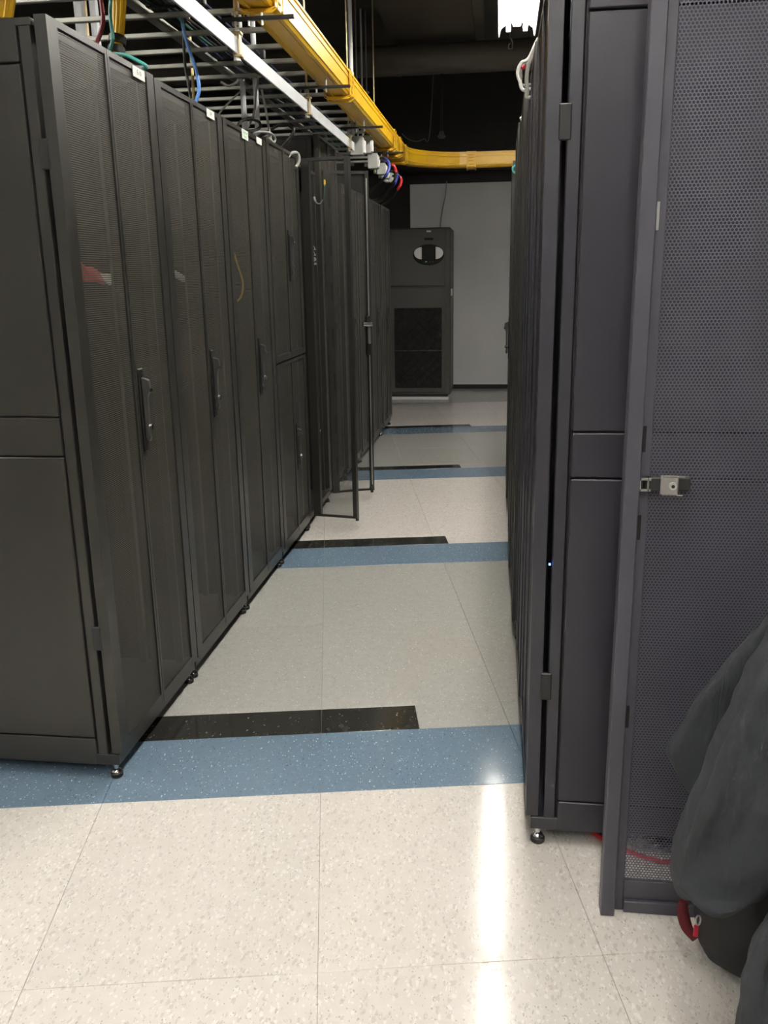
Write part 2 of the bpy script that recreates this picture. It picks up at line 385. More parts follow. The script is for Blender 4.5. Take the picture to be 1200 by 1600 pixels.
def leaf(root, hy, s, wd, zb, zt, paint, perf, ang=0., stile=.055, hz=None, slots=False, edge=.012, ed=.022, brail=.03):
    """one door leaf hinged at y=hy, reaching wd in direction s; local to the hinge line"""
    d = MB()
    def bx(x0, x1, u0, u1, z0, z1): d.box(x0, x1, s*u0, s*u1, z0, z1)
    bx(-.030, 0, .001, stile, zb, zt)                       # hinge stile
    bx(-ed, 0, wd-edge, wd, zb, zt)                       # free edge
    bx(-.022, -.0005, stile, wd-edge, zt-.016, zt); bx(-.022, -.0005, stile, wd-edge, zb, zb+brail)
    o = d.build('door', paint, root)
    o.location = (0, hy, 0); o.rotation_euler = (0, 0, ang)
    MB().box(-.0062, -.0050, s*stile, s*(wd-edge), zb+brail, zt-.016).build('door_sheet' if perf is M['solidL'] else 'perforated_sheet', perf, o)
    if hz is not None: handle(o, wd-.034, s, hz, bright='chrome' if paint is M['paintL'] and perf is not M['solidL'] else 'black')
    if slots:
        k = 0; z = zb+.12
        while z < zt-.12:
            MB().box(-.0312, -.0295, s*.026, s*.038, z, z+.11).build('slot', M['inside'], o); z += .27
    return o

def cabinet(y0, y1, xf, h, label, side=1, paint='paintL', perf='perfL', group=None, exposed=None, doors=True, hz=(1.025,), split=None, depth=1.05, stile=.055, feet=True, open_ang=None):
    Wd = y1-y0
    r = thing('server_cabinet', (xf, y0 if side > 0 else y1, 0), label, 'server cabinet', group, 0 if side > 0 else PI)
    p = M[paint]; pf = M[perf]; D = -depth
    near = 0 if side > 0 else Wd
    sg = 1 if side > 0 else -1
    MB().box(D, -.012, .003, Wd-.003, .046, .080).build('base_frame', p, r, .002)
    MB().box(D, -.040, .003, Wd-.003, h-.022, h-.004).build('top_panel', p, r, .002)
    MB().box(D+.02, -.075, .012, Wd-.012, h-.030, h-.023).build('top_shade', M['inside'], r)  # added dark board, its colour stands in for shade under the top
    MB().box(D, D+.02, .003, Wd-.003, .080, h-.022).build('rear_panel', M['inside'], r)
    for yy in (.003, Wd-.033):
        MB().box(-.072, -.044, yy, yy+.030, .078, h-.022).build('front_post', p, r, .002)
        ry = yy+.03 if yy < .1 else yy-.025
        MB().box(-.19, -.17, ry, ry+.025, .09, h-.03).build('mounting_rail', M['satin'], r)
    for yy, isnear in ((0, near == 0), (Wd, near == Wd)):
        sd = 1 if yy == 0 else -1
        if exposed and isnear:
            zs = [(.046, .128), (.132, .953), (.957, 1.058), (1.062, 1.900), (1.905, h-.004)]
            for a, b in zs:
                MB().box(D, -.078, yy+sd*.001, yy+sd*.016, a, b).build('side_panel', p, r, .0025)
            MB().box(D, -.074, yy+sd*.012, yy+sd*.018, .05, h-.01).build('panel_backing', M['inside'], r)
            for hzz in (.44, 1.70):
                MB().box(-.052, -.026, yy+sd*.0, yy+sd*.012, hzz-.035, hzz+.035).build('hinge', M['black'], r, .002)
        else:
            MB().box(D, -.072, yy+sd*.003, yy+sd*.010, .078, h-.022).build('side_panel', M['inside'] if not isnear else p, r)
    if feet:
        for xx in (-.032, D+.08):
            foot(r, xx, .022); foot(r, xx, Wd-.022)
    if doors:
        zl = [(.085, h)] if split is None else [(.085, split-.004), (split+.004, h)]
        lw = Wd/2-.0025
        for i, (a, b) in enumerate(zl):
            oa = open_ang or (0, 0)
            leaf(r, .001, 1, lw, a, b, p, pf, oa[0], stile)
            leaf(r, Wd-.001, -1, lw, a, b, p, pf, oa[1], stile, hz[i])
    return r

def label_tag(r, y, z, wd, hh, txt=None, m='ink', x=.0008):
    t = MB().box(x-.001, x+.001, y-wd/2, y+wd/2, z-hh/2, z+hh/2).build('label_tag', M['sticker'], r)
    if txt:
        for i, ln in enumerate(txt.split('|')):
            n = len(txt.split('|'))
            lettering(ln, hh*(.62 if n == 1 else .46), M[m], t, (x+.0014, y, z+hh*.02+(n-1)*hh*.20-i*hh*.42))
    return t

GL = 'cabinets of the left row'
L1 = cabinet(2.150, 2.812, -1.060, 2.003, 'charcoal mesh-door cabinet tagged E-10, nearest of the left row, plain side panel showing', group=GL, exposed=True)
label_tag(L1, .545, 1.984, .085, .029, 'E-10')
L2 = cabinet(2.815, 3.492, -1.060, 1.998, 'second mesh-door cabinet of the left row, with the E-9 tag', group=GL)
label_tag(L2, .540, 1.981, .085, .028, 'E-9')
L3 = cabinet(3.495, 4.128, -1.058, 1.995, 'third mesh-door cabinet of the left row, with a green logo sticker and blank tag', group=GL)
label_tag(L3, .300, 1.974, .088, .036, 'Schneider|Electric', 'green')
label_tag(L3, .520, 1.980, .080, .026)
L4 = cabinet(4.131, 4.783, -1.056, 2.010, 'fourth cabinet of the left row with separate upper and lower doors', group=GL, split=1.005, hz=(.54, 1.51))
L5 = cabinet(4.790, 5.446, -1.062, 2.005, 'left row cabinet standing open, both mesh door leaves swung into the aisle', group=GL, doors=False)
lf1 = leaf(L5, .072, 1, .268, .06, 2.01, M['paintL'], M['perf_open'], math.radians(-101), .045, None, True, .024, .034, .010)
lf2 = leaf(L5, .648, -1, .275, .06, 2.01, M['paintL'], M['perf_open'], math.radians(113), .045, None, True, .022, .030, .010)
L6 = cabinet(5.452, 6.045, -1.080, 2.215, 'taller left row cabinet rising behind the open door leaves', group=GL)
L7 = cabinet(6.050, 6.668, -1.055, 2.000, 'closed left row cabinet just beyond the taller one', group=GL)
L8 = cabinet(6.672, 7.272, -1.048, 2.000, 'third cabinet from the far end of the left row', group=GL)
L9 = cabinet(7.276, 7.900, -1.044, 2.000, 'second cabinet from the far end of the left row', group=GL)
L10 = cabinet(7.904, 8.520, -1.040, 2.000, 'last cabinet of the left row, beside the cooling unit', group=GL)

# latch and lock rod on the far open leaf
MB().box(-.036, .006, -.268, -.244, .93, 1.17).build('handle_dish', M['black'], lf2, .003)
MB().prism([(-.036, 1.135), (-.066, 1.130), (-.070, 1.112), (-.055, 1.104), (-.036, 1.108)], 'y', -.275, -.215).build('latch_cam', M['chrome'], lf2, .002)
MB().box(-.052, -.036, -.266, -.248, 1.0, 1.10).build('latch_body', M['zinc'], lf2, .002)
MB().cyl((-.030, -.262, 1.10), (-.030, -.262, 1.97), .0045, 8).build('lock_rod', M['zinc'], lf2, smooth=True)
MB().cyl((-.030, -.262, .10), (-.030, -.262, 1.0), .0035, 8).build('lock_rod', M['zinc'], lf2, smooth=True)
for lf, s in ((lf1, 1), (lf2, -1)):
    MB().box(-.050, -.032, s*.243, s*.262, .062, .090).build('rod_guide', M['black'], lf, .002)
    MB().cyl((-.0185, s*.262, .045), (-.0185, s*.262, .062), .010, 8).build('roller', M['satin'], lf)

# earth lead between the far leaf and its cabinet
gw = thing('earth_lead', (0, 0, 0), 'short green-yellow earth lead looped between open door leaf and cabinet frame', 'cable')
gp = [at(507, 281, 5.36), at(507, 296, 5.35), at(505, 310, 5.345), at(500, 318, 5.35), at(494, 316, 5.36), at(491, 308, 5.38)]
sp = spline(gp, 6)
MB().tube(sp, .0035, 6).build('wire', M['whitecable'], gw, smooth=True)
MB().tube(sp[4:14], .0044, 6).build('green_sleeve', M['greencable'], gw, smooth=True)
MB().tube(sp[0:4], .007, 6).build('terminal', M['yfiber'], gw, smooth=True)
MB().tube(sp[-5:], .007, 6).build('terminal', M['white'], gw, smooth=True)
# warning pictograms on the taller cabinet's side
def pict(parent, py, kind):
    """white pictogram on the near face of the open cabinet's far front post"""
    cz = at(493, py, 5.41).z; cx = -.058; y = .656-.033-.0012; sz = .013; m = MB()
    if kind == 'tri': m.prism([(cx-sz, cz-sz), (cx+sz, cz-sz), (cx, cz+sz)], 'y', y, y+.001)
    elif kind == 'dot': m.prism([(cx+sz*math.cos(a*PI/8), cz+sz*math.sin(a*PI/8)) for a in range(16)], 'y', y, y+.001)
    else: m.box(cx-sz, cx+sz, y, y+.001, cz-.006, cz+.006)
    o = m.build('warning_symbol', M['sticker'], parent)
    if kind == 'tri':
        MB().box(cx-.002, cx+.002, y-.0006, y, cz-.008, cz+.004).build('symbol_mark', M['ink'], o)
for py, kd in ((387, 'tri'), (396, 'tri'), (405, 'dot'), (412, 'bar')): pict(L5, py, kd)

# right row
GR = 'cabinets of the right row'
R1 = cabinet(1.970, 2.615, .084, 2.010, 'nearest cabinet of the right row, its grey side panel facing the camera', -1, 'paintR', 'perfR', GR, exposed=True, hz=(None,))
R1['cool'] = 1
MB().box(-.0400, -.0360, .64, .644, .748, .752).build('indicator_led', M['led_blue'], R1)
xs = [(.078, 2.000), (.064, 1.995), (.056, 2.000), (.094, 2.000), (.050, 2.010), (.062, 2.000), (.062, 2.000)]
ys = [2.618, 3.27, 3.92, 4.58, 5.25, 5.90, 6.55, 7.20]
nm = ['second cabinet of the right row, cable loops on its top', 'third cabinet of the right row, seen almost edge on', 'fourth cabinet of the right row, seen almost edge on',
      'fifth cabinet of the right row, set back a little from its neighbours', 'sixth right row cabinet whose door handle shows against the white wall',
      'second cabinet from the far end of the right row', 'last cabinet at the far end of the right row']
for i in range(7):
    cabinet(ys[i]+.002, ys[i+1]-.002, xs[i][0], xs[i][1], nm[i], -1, 'paintR' if i < 1 else 'paintL', 'solidL', GR, hz=(1.025 if i == 4 else None,))

# ------------------------------------------------------------------ loose perforated door on the right
Wd = .60
DR = thing('cabinet_door', (.246, 1.757, 0), 'large perforated steel cabinet door standing upright in the right foreground', 'door')
zt = 2.02
fr = MB()
fr.box(0, .030, -.028, .012, 0, zt); fr.box(.030, .052, -.004, .012, 0, zt)
fr.box(Wd-.030, Wd, -.028, .012, 0, zt); fr.box(Wd-.052, Wd-.030, -.004, .012, 0, zt)
fr.build('frame_stiles', M['paintD'], DR, .002)
MB().box(.052, Wd-.052, -.012, .012, 0, .030).build('bottom_rail', M['paintD'], DR, .002)
MB().box(.052, Wd-.052, -.002, .010, .030, .078).build('bottom_strip', M['paintD'], DR, .001)
MB().box(.052, Wd-.052, -.012, .012, zt-.05, zt).build('top_rail', M['paintD'], DR, .002)
M['perf_door'] = mat_perf('perforated_door_steel', (.094, .092, .122), pitch=.0070, r=.38, axes=('X', 'Z'))
MB().box(.050, Wd-.050, .0005, .0017, .076, zt-.05).build('perforated_sheet', M['perf_door'], DR)
for z in (1.085, .905, .485, 1.50):
    MB().box(.033, .040, -.0055, -.0035, z-.026, z+.026).build('slot', M['inside'] if z < 1.4 else M['chrome'], DR, .001)
lt = MB().box(.040, .128, -.020, -.0005, .984, 1.012).build('latch', M['satin'], DR, .003)
MB().box(.068, .102, -.034, -.018, .978, 1.018).build('latch_plate', M['chrome'], lt, .003)
MB().box(.068, .114, -.032, -.024, 1.014, 1.019).build('latch_plate', M['chrome'], lt, .001)
MB().box(.100, .112, -.032, -.026, .977, .981).build('latch_plate', M['chrome'], lt, .001)
MB().cyl((.091, -.034, .998), (.091, -.0375, .998), .0075, 16).build('lock_cylinder', M['zinc'], lt, smooth=True)
MB().cyl((.091, -.0375, .998), (.091, -.0385, .998), .0035, 10).build('keyway', M['black'], lt)
b = MB(); b.box(.028, .052, -.026, -.012, 1.006, 1.012); b.box(.028, .052, -.026, -.012, .984, .990); b.box(.028, .033, -.026, -.012, .984, 1.012); b.box(.044, .048, -.026, -.012, .984, 1.012)
b.build('latch_hook', M['chrome'], lt, .001)

# ------------------------------------------------------------------ cooling unit
AC = thing('cooling_unit', (-1.30, 10.28, 0), 'tall dark grey floor standing cooling unit with oval display by the white wall', 'air conditioner')
aw, ad, ah = .73, .66, 1.925
MB().box(0, aw, .012, ad, .06, ah).build('body', M['crac'], AC, .012)
MB().box(.012, aw-.055, -.006, .02, 1.292, ah-.008).build('upper_panel', M['crac'], AC, .008)
MB().box(.012, aw-.055, -.004, .02, .09, 1.278).build('lower_panel', M['crac'], AC, .006)
MB().box(.085, aw-.10, -.008, .0, .140, 1.050).build('filter', M['crac_dark'], AC, .003)
gm = MB()
gx0, gx1, gz0, gz1, st = .09, aw-.105, .145, 1.045, .105
def clip_line(c, s):
    # line z = c + s*x inside the grille window
    pts = []
    for x in (gx0, gx1):
        z = c+s*x
        if gz0 <= z <= gz1: pts.append((x, z))
    for z in (gz0, gz1):
        x = (z-c)/s
        if gx0 < x < gx1: pts.append((x, z))
    return pts[:2] if len(pts) >= 2 else None
c = gz0-1.2
while c < gz1+1.2:
    for s in (1.0, -1.0):
        q = clip_line(c, s)
        if q: gm.cyl((q[0][0], -.011, q[0][1]), (q[1][0], -.011, q[1][1]), .0035, 4)
    c += st
tag(gm.build('diamond_grille', M['satin'], AC), kind='stuff')
MB().box(.085, aw-.10, -.014, -.006, .565, .578).build('grille_bar', M['crac'], AC, .002)
ox, oz = .485, 1.632
def ell(rx, rz, n=28, f=lambda t: True): return [(ox+rx*math.cos(2*PI*k/n), oz+rz*math.sin(2*PI*k/n)) for k in range(n)]
bz = MB().prism(ell(.175, .112), 'y', -.022, -.004).build('display_bezel', M['screen'], AC, .004)
for sgn in (-1, 1):
    pl = [(ox+sgn*(.078+.086*math.sin(PI*k/12)), oz+.018+.066*math.cos(PI*k/12)) for k in range(13)]
    MB().prism(pl, 'y', -.030, -.020).build('silver_accent', M['silver'], bz, .003)
MB().box(ox-.07, ox+.07, -.026, -.02, oz-.045, oz+.075).build('display_screen', M['screen'], bz, .002)
for k in range(4):
    MB().cyl((ox-.045+k*.03, -.024, oz-.078), (ox-.045+k*.03, -.019, oz-.078), .006, 8).build('button', M['crac'], bz)
MB().cyl((ox-.03, -.0245, oz-.074), (ox-.03, -.0235, oz-.074), .004, 6).build('indicator_led', mat_emit('green_led', (.2, .8, .2), 1.5), bz)
MB().box(ox-.025, ox+.025, -.0075, -.0055, 1.875, 1.893).build('label_tag', M['sticker'], AC)
MB().box(ox-.05, ox+.05, -.0085, -.0055, 1.788, 1.815).build('maker_plate', M['screen'], AC, .001)
MB().box(aw, aw+.02, .03, .06, 1.18, 1.26).build('door_latch', M['zinc'], AC, .003)
MB().box(0.0, aw-.02, .02, ad, 0, .034).build('floor_stand', M['wall'], AC, .003)
MB().box(.01, aw-.03, .03, ad-.02, .034, .06).build('plinth', M['black'], AC)
wl = MB().tube(spline([at(698, 283, 11.36), at(696, 305, 11.36), at(691, 330, 11.36), at(688, 356, 11.36), (-.74, 11.3, 1.6)], 6), .006, 6).build('wall_cable', M['greycable'], None, smooth=True)
tag(wl, 'thin grey cable running down the white wall behind the cooling unit', 'cable')

# ------------------------------------------------------------------ cable ladder above the left row
CL = thing('cable_ladder', (0, 0, 0), 'overhead steel cable ladder with many rungs above the left cabinets', 'cable ladder')
MB().box(-.996, -.988, 1.2, 6.22, 2.2105, 2.267).build('stringer', M['bar'], CL, .001)
MB().box(-1.46, -1.42, 1.2, 8.9, 2.432, 2.455).build('stringer', M['rung'], CL, .001)
MB().box(-2.30, -2.28, 1.2, 8.9, 2.40, 2.455).build('stringer', M['rung'], CL, .001)
rung_me = MB().box(-.65, .65, -.011, .011, -.010, .010)
rm = rung_me.build('rung', M['rung'], CL, .003); rm.location = (-1.655, 3.757-8*.2788, 2.421)
for k in range(1, 26):
    o = link('rung', rm.data, CL); o.location = (-1.655, 3.757+(k-8)*.2788, 2.421)
# threaded hangers with clamps and black arms carrying the raceway
for i, Y in enumerate((2.22, 3.512, 4.753, 6.02, 7.25)):
    h = thing('threaded_hanger', (-.992, Y, 2.195), ('zinc hanger rod clamped to the ladder bar, left of the frame top', 'zinc hanger rod and clamp nearest the camera on the bright ladder bar', 'second zinc hanger rod and clamp along the ladder bar', 'zinc hanger rod at the ladder bar beside the first grey junction box', 'farthest zinc hanger rod on the ladder bar, by the raceway bend')[i], 'hanger rod', 'hanger rods of the cable ladder')
    MB().cyl((0, 0, -.01), (0, 0, CEIL-2.195), .0055, 8).build('threaded_rod', M['yzinc'], h, smooth=True)
    c = MB(); c.box(-.012, .022, -.016, .016, .004, .012); c.box(-.012, .022, -.016, .016, .082, .090); c.box(.012, .016, -.016, .016, .004, .09); c.box(-.012, -.008, -.016, .016, .004, .09)
    if i < 4: c.build('clamp', M['yzinc'], h, .001)
    for z in ((-.002, .094, .116, .150) if i < 4 else (.116, .150)):
        MB().cyl((0, 0, z-.006), (0, 0, z+.006), .0135, 6).build('hex_nut', M['zinc'], h)
    MB().box(-.050, .222, -.010, .010, .126, .138).build('support_arm', M['black'], h, .001)
    for bx_ in (.05, .10): MB().cyl((bx_, 0, .108), (bx_, 0, .150 if i in (1, 4) else .1745), .005, 6).build('arm_bolt', M['zinc'], h)

# ------------------------------------------------------------------ yellow fibre raceway
FR = thing('fibre_raceway', (0, 0, 0), 'bright yellow plastic fibre raceway running along the aisle and turning right', 'cable raceway')
XC, HW, Z0, Z1 = -.918, .060, 2.378, 2.505
def u_prof(hw, z0, z1, t=.004, rib=True):
    """right half mirrored: open channel with ribs on the outside"""
    P = [(-hw, z1), (-hw-.006, z1), (-hw-.006, z1-.010), (-hw, z1-.012), (-hw, z1-.030), (-hw-.004, z1-.033), (-hw-.004, z1-.040), (-hw, z1-.043),
         (-hw, z0+.026), (-hw-.004, z0+.023), (-hw-.004, z0+.014), (-hw+.001, z0+.010), (-hw+.008, z0),
         (-hw+.022, z0), (-hw+.024, z0-.004), (-hw+.032, z0-.004), (-hw+.034, z0)]
    R = [(-x, z) for x, z in P[::-1]]
    inner = [(hw-t, z1), (hw-t, z0+.012), (hw-.012, z0+t), (-hw+.012, z0+t), (-hw+t, z0+.012), (-hw+t, z1)]
    return P + R + inner
def sweep(prof, path, m, name, parent, bevel=0):
    """prof (lateral, z) along a level path; lateral is to the right of travel"""
    b = MB(); n = len(prof); N = len(path); rings = []
    for i, p in enumerate(path):
        t = Vector(path[min(i+1, N-1)]) - Vector(path[max(i-1, 0)]); t.normalize(); r = Vector((t.y, -t.x, 0))
        rings += [(p[0]+r.x*u, p[1]+r.y*u, z) for u, z in prof]
    fs = [(i*n+k, i*n+(k+1)%n, (i+1)*n+(k+1)%n, (i+1)*n+k) for i in range(N-1) for k in range(n)]
    fs += [tuple(range(n))[::-1], tuple((N-1)*n+k for k in range(n))]
    b.add(rings, fs); return b.build(name, m, parent)
prof = u_prof(HW, Z0, Z1)
cuts = [1.3, 3.60, 5.28, 7.36]
YB = 8.20                                     # start of the bend
for a, b in zip(cuts, cuts[1:]): sweep(prof, [(XC, a+.002, 0), (XC, b-.002, 0)], M['yellow'], 'channel', FR)
sweep(prof, [(XC, 7.362, 0), (XC, YB, 0)], M['yellow'], 'channel', FR)
RB = .62
arc = [(XC+RB-RB*math.cos(a*PI/2/8), YB+RB*math.sin(a*PI/2/8), 0) for a in range(9)]
sweep(prof, arc, M['yellow'], 'bend', FR)
XE = XC+RB
sweep(prof, [(XE, YB+RB, 0), (1.3, YB+RB, 0)], M['yellow'], 'channel', FR)
def coupling(x, y, dirx, ln=.10):
    cp = [(-HW-.009, Z1+.004), (-HW-.009, Z0-.002), (-HW+.010, Z0-.016), (HW-.010, Z0-.016), (HW+.009, Z0-.002), (HW+.009, Z1+.004), (HW+.0065, Z1+.004), (HW+.0065, Z0), (HW-.011, Z0-.006), (-HW+.011, Z0-.006), (-HW-.0065, Z0), (-HW-.0065, Z1+.004)]
    cf = [(u*1.14, z if z > Z0+.05 else z-.008) for u, z in cp]
    d = Vector((1, 0, 0)) if dirx else Vector((0, 1, 0)); p = Vector((x, y, 0))
    c = sweep(cp, [p-d*ln/2, p+d*ln/2], M['yellow'], 'coupling', FR)
    for e in (-1, 1): sweep(cf, [p+d*(e*ln/2-.004), p+d*(e*ln/2+.004)], M['yellow'], 'flange', c)
    for k in range(4):
        for sg in (-1, 1):
            q = p + Vector((d.y, -d.x, 0))*sg*(HW+.011) + Vector((0, 0, Z0+.02+k*.028))
            MB().cyl(q-d*ln*.3, q+d*ln*.3, .0045, 5).build('rib', M['yellow'], c)
for yy in (3.60, 5.28, 7.36, 7.76, YB): coupling(XC, yy, False, .09)
for xx in (XE, .16): coupling(xx, YB+RB, True, .08)

# ------------------------------------------------------------------ junction boxes, conduits and power whips
bx = [(558, 228, 6.35, .041, .057, 'large grey junction box below the ladder, nearest of the cluster'), (573, 226, 6.62, .030, .056, 'grey junction box half hidden behind the nearest one'),
      (583, 252, 6.95, .034, .050, 'grey junction box with the blue taped whip'), (596, 264, 7.40, .032, .040, 'smaller grey junction box under the raceway bend'),
      (602, 272, 7.75, .026, .036, 'small grey junction box second from the far end of the cluster'), (607, 276, 8.1, .030, .045, 'farthest grey junction box of the cluster, by the red taped whip')]
for i, (px, py, Y, hw, hh, lab) in enumerate(bx):
    c = at(px, py, Y)
    r = thing('junction_box', c, lab, 'junction box', 'junction boxes under the cable ladder')
    MB().box(-hw, hw, -.02, .07, -hh, hh).build('box', M['boxgrey'], r, .004)
    MB().box(-hw-.003, hw+.003, -.026, -.019, -hh-.003, hh+.003).build('cover', M['boxgrey'], r, .003)
    MB().box(hw, hw+.012, .0, .05, -hh*.8, hh*.6).build('side_cover', M['white'], r, .002)
    for sx in (-1, 1):
        MB().cyl((sx*hw*.7, -.028, sx*hh*.75), (sx*hw*.7, -.025, sx*hh*.75), .005, 6).build('screw', M['zinc'], r)
    MB().cyl((-hw-.03, .0, -hh*.5), (-hw, .0, -hh*.5), .014, 8).build('connector', M['zinc'], r, smooth=True)
    if i == 0:
        for dy in (.0, .045):
            MB().cyl((-.033, dy, hh), (-.033, dy, CEIL-c.z), .011, 8).build('conduit', M['bar'], r, smooth=True)
def whip(pts, m, tape, lab, i0, i1, rad=.0095):
    r = thing('power_whip', (0, 0, 0), lab, 'cable', 'power whips dropping to the left cabinets')
    s = spline(pts, 7)
    MB().tube(s, rad, 8).build('cable', m, r, smooth=True)
    MB().tube(s[i0:i1], rad*1.18, 8).build('tape', tape, r, smooth=True)
whip([at(588, 250, 6.98), at(598, 247, 6.96), at(606, 252, 6.94), at(608, 262, 6.92), at(603, 274, 6.88), at(592, 287, 7.0), at(577, 299, 7.2), (-1.12, 7.24, 2.014)], M['blackcable'], M['bluecable'], 'black power whip taped blue curving from the ladder to a cabinet top', 10, 30)
whip([at(600, 266, 7.5), at(612, 258, 7.5), at(617, 262, 7.5), at(619, 270, 7.48), at(616, 282, 7.45), at(604, 300, 7.6), (-1.02, 7.7, 2.03), (-1.12, 7.72, 2.014)], M['blackcable'], M['redplastic'], 'black power whip with a red taped end above its blue mark', 7, 22)
whip([at(606, 268, 7.6), at(619, 268, 7.6), at(621, 274, 7.6), at(617, 286, 7.55), at(608, 298, 7.75), (-1.04, 7.86, 2.025), (-1.14, 7.86, 2.014)], M['blackcable'], M['bluecable'], 'black power whip taped blue, between the two red taped ones', 12, 25)
whip([at(608, 276, 8.1), at(622, 274, 8.1), at(627, 280, 8.1), at(626, 288, 8.08), at(620, 298, 8.1), at(608, 314, 8.25), (-1.10, 8.3, 2.014)], M['blackcable'], M['redplastic'], 'lowest black power whip with a long red taped bend', 10, 28)
# conduits running up behind the raceway
for i, (px, Y, rr, lab, mm) in enumerate(((558, 7.9, .006, 'slim grey conduit rising to the ceiling right of the raceway, nearest of three', 'galv'), (566, 8.3, .008, 'pale conduit rising to the ceiling right of the raceway, middle of three', 'bar'), (573, 8.36, .006, 'slim grey conduit rising to the ceiling right of the raceway, farthest of three', 'galv'))):
    p = at(px, 150, Y)
    c = tag(MB().cyl((p.x, p.y, 2.52), (p.x, p.y, CEIL), rr, 8).build('conduit', M[mm], None, smooth=True), lab, 'conduit', 'conduits behind the raceway')
    MB().box(p.x-.022, p.x+.022, p.y-.012, p.y+.012, p.z+.02, p.z+.035).build('strap', M['galv'], c, .002)

# ------------------------------------------------------------------ loose cables
def cable(name, pts, rad, m, lab, group=None, n=8):
    o = MB().tube(spline(pts, n), rad, 7).build(name, m, None, smooth=True)
    return tag(o, lab, 'cable', group)
# data cable bundle lying along the ladder
CB = thing('cable_bundle', (0, 0, 2.4325), 'dark bundle of green, blue and black data cables lying along the ladder', 'cable bundle')
cols = ['greencable', 'navy', 'blackcable', 'greencable', 'navy', 'blackcable', 'blackcable', 'greencable', 'greencable', 'navy', 'blackcable', 'greencable', 'navy', 'blackcable', 'greycable', 'blackcable']
for k, cname in enumerate(cols):
    x0 = -1.385 + .016*(k % 13); z0 = .008 + (.013 if k > 8 else 0) + random.uniform(0, .004)
    pts = [(x0+random.uniform(-.012, .012)+.012*math.sin(y*2+k), y, z0+random.uniform(0, .005)) for y in [1.6+.42*j for j in range(16)]]
    MB().tube(spline(pts, 3), .0055, 6).build('data_cable', M[cname], CB, smooth=True)
for y in (3.7, 4.6, 5.4):
    MB().box(-1.40, -1.16, y-.015, y+.015, .0, .045).build('tie_strap', M['black'], CB, .004)
GS = 'cables dropping into the left cabinets'
def bundle(name, pts, nst, rad, m, lab, straps=()):
    r = thing(name, (0, 0, 0), lab, 'cable bundle')
    s = spline(pts, 6)
    for k in range(nst):
        a = 2*PI*k/max(1, nst-1); q = 0 if k == 0 else 1
        MB().tube([p + Vector((math.cos(a), math.sin(a)*.6, 0))*q*rad*(1.0 + .8*(p.z-s[-1].z)/max(.01, s[0].z-s[-1].z)) for p in s], rad*.62, 6).build('fibre_cable', m, r, smooth=True)
    for f in straps:
        i = int(f*(len(s)-1)); t = (s[i+1]-s[i]).normalized()
        MB().cyl(s[i]-t*.011, s[i]+t*.011, rad*2.5, 12).build('hook_loop_strap', M['black'], r, smooth=True)
    return r
bundle('yellow_fibre_bundle', [at(186, -60, 3.02), at(186, -20, 3.0), at(186, 20, 2.98), at(184, 55, 2.96), at(182, 75, 2.95), at(181, 92, 2.94), at(180, 118, 2.93)], 9, .011, M['yfiber'], 'yellow fibre bundle strapped in black, dropping behind the second cabinet top', (.58, .74))
bundle('yellow_fibre_bundle', [at(12, -60, 2.45), at(12, -20, 2.44), at(10, 8, 2.43), at(8, 30, 2.42)], 7, .013, M['yfiber'], 'short yellow fibre bundle at the top left corner above the nearest cabinet')
cable('patch_cable', [at(156, -40, 2.72), at(158, 0, 2.7), at(161, 30, 2.68), at(157, 52, 2.67), at(150, 70, 2.66), at(146, 90, 2.65)], .0065, M['maroon'], 'dark red cable curving down behind the nearest cabinet top', GS)
cable('patch_cable', [at(176, -30, 2.86), at(172, 20, 2.85), at(176, 60, 2.84), at(171, 82, 2.84), at(178, 84, 2.82), at(196, 86, 2.8), at(215, 95, 2.79), at(228, 103, 2.79), at(226, 107, 2.81), at(218, 110, 2.84), at(210, 118, 2.87)], .0055, M['teal'], 'teal cable looping over the top edge of the nearest cabinet', GS)
cable('patch_cable', [at(284, 30, 3.45), at(289, 56, 3.42), at(299, 88, 3.4), at(307, 112, 3.38), at(311, 140, 3.36), at(307, 156, 3.35), at(302, 172, 3.35)], .0065, M['bluelight'], 'light blue cable hanging from the ladder onto the second cabinet', GS)
cable('patch_cable', [at(288, 30, 3.55), at(287, 62, 3.54), at(289, 100, 3.52), at(295, 135, 3.50), at(298, 156, 3.48), at(299, 172, 3.48)], .0055, M['blackcable'], 'black cable hanging beside the light blue one', GS)
cable('patch_cable', [at(404, 118, 4.5), at(400, 145, 4.48), at(398, 170, 4.45), at(391, 192, 4.42), at(384, 205, 4.4), at(376, 225, 4.4)], .005, M['greycable'], 'thin grey cable dropping to the third cabinet near the green sticker', GS)
cable('patch_cable', [at(409, 140, 4.5), at(414, 165, 4.48), at(419, 195, 4.46), at(423, 218, 4.45), at(426, 240, 4.45)], .006, M['greycable'], 'thicker grey cable dropping straight down beside the white tag', GS)
cable('patch_cable', [at(370, 202, 4.25), at(376, 190, 4.3), at(392, 186, 4.4), at(405, 191, 4.45), at(406, 199, 4.4), at(396, 204, 4.3), at(384, 206, 4.25), at(372, 212, 4.22)], .007, M['blackcable'], 'black cable coil lying on top of the third cabinet', GS)
cable('patch_cable', [at(395, 208, 4.3), at(410, 206, 4.35), at(424, 209, 4.45), at(430, 218, 4.5), at(424, 226, 4.45), at(415, 222, 4.4), at(420, 216, 4.38), at(428, 226, 4.4), at(430, 240, 4.4)], .006, M['greycable'], 'grey cable loop above the fourth cabinet', GS)
cable('patch_cable', [(-1.36, 4.62, 2.02), at(420, 205, 4.72), at(430, 198, 4.75), at(442, 194, 4.75), at(453, 197, 4.75), at(458, 208, 4.74), (-1.15, 4.70, 2.02)], .008, M['blackcable'], 'black cable arch on top of the fourth cabinet', GS)
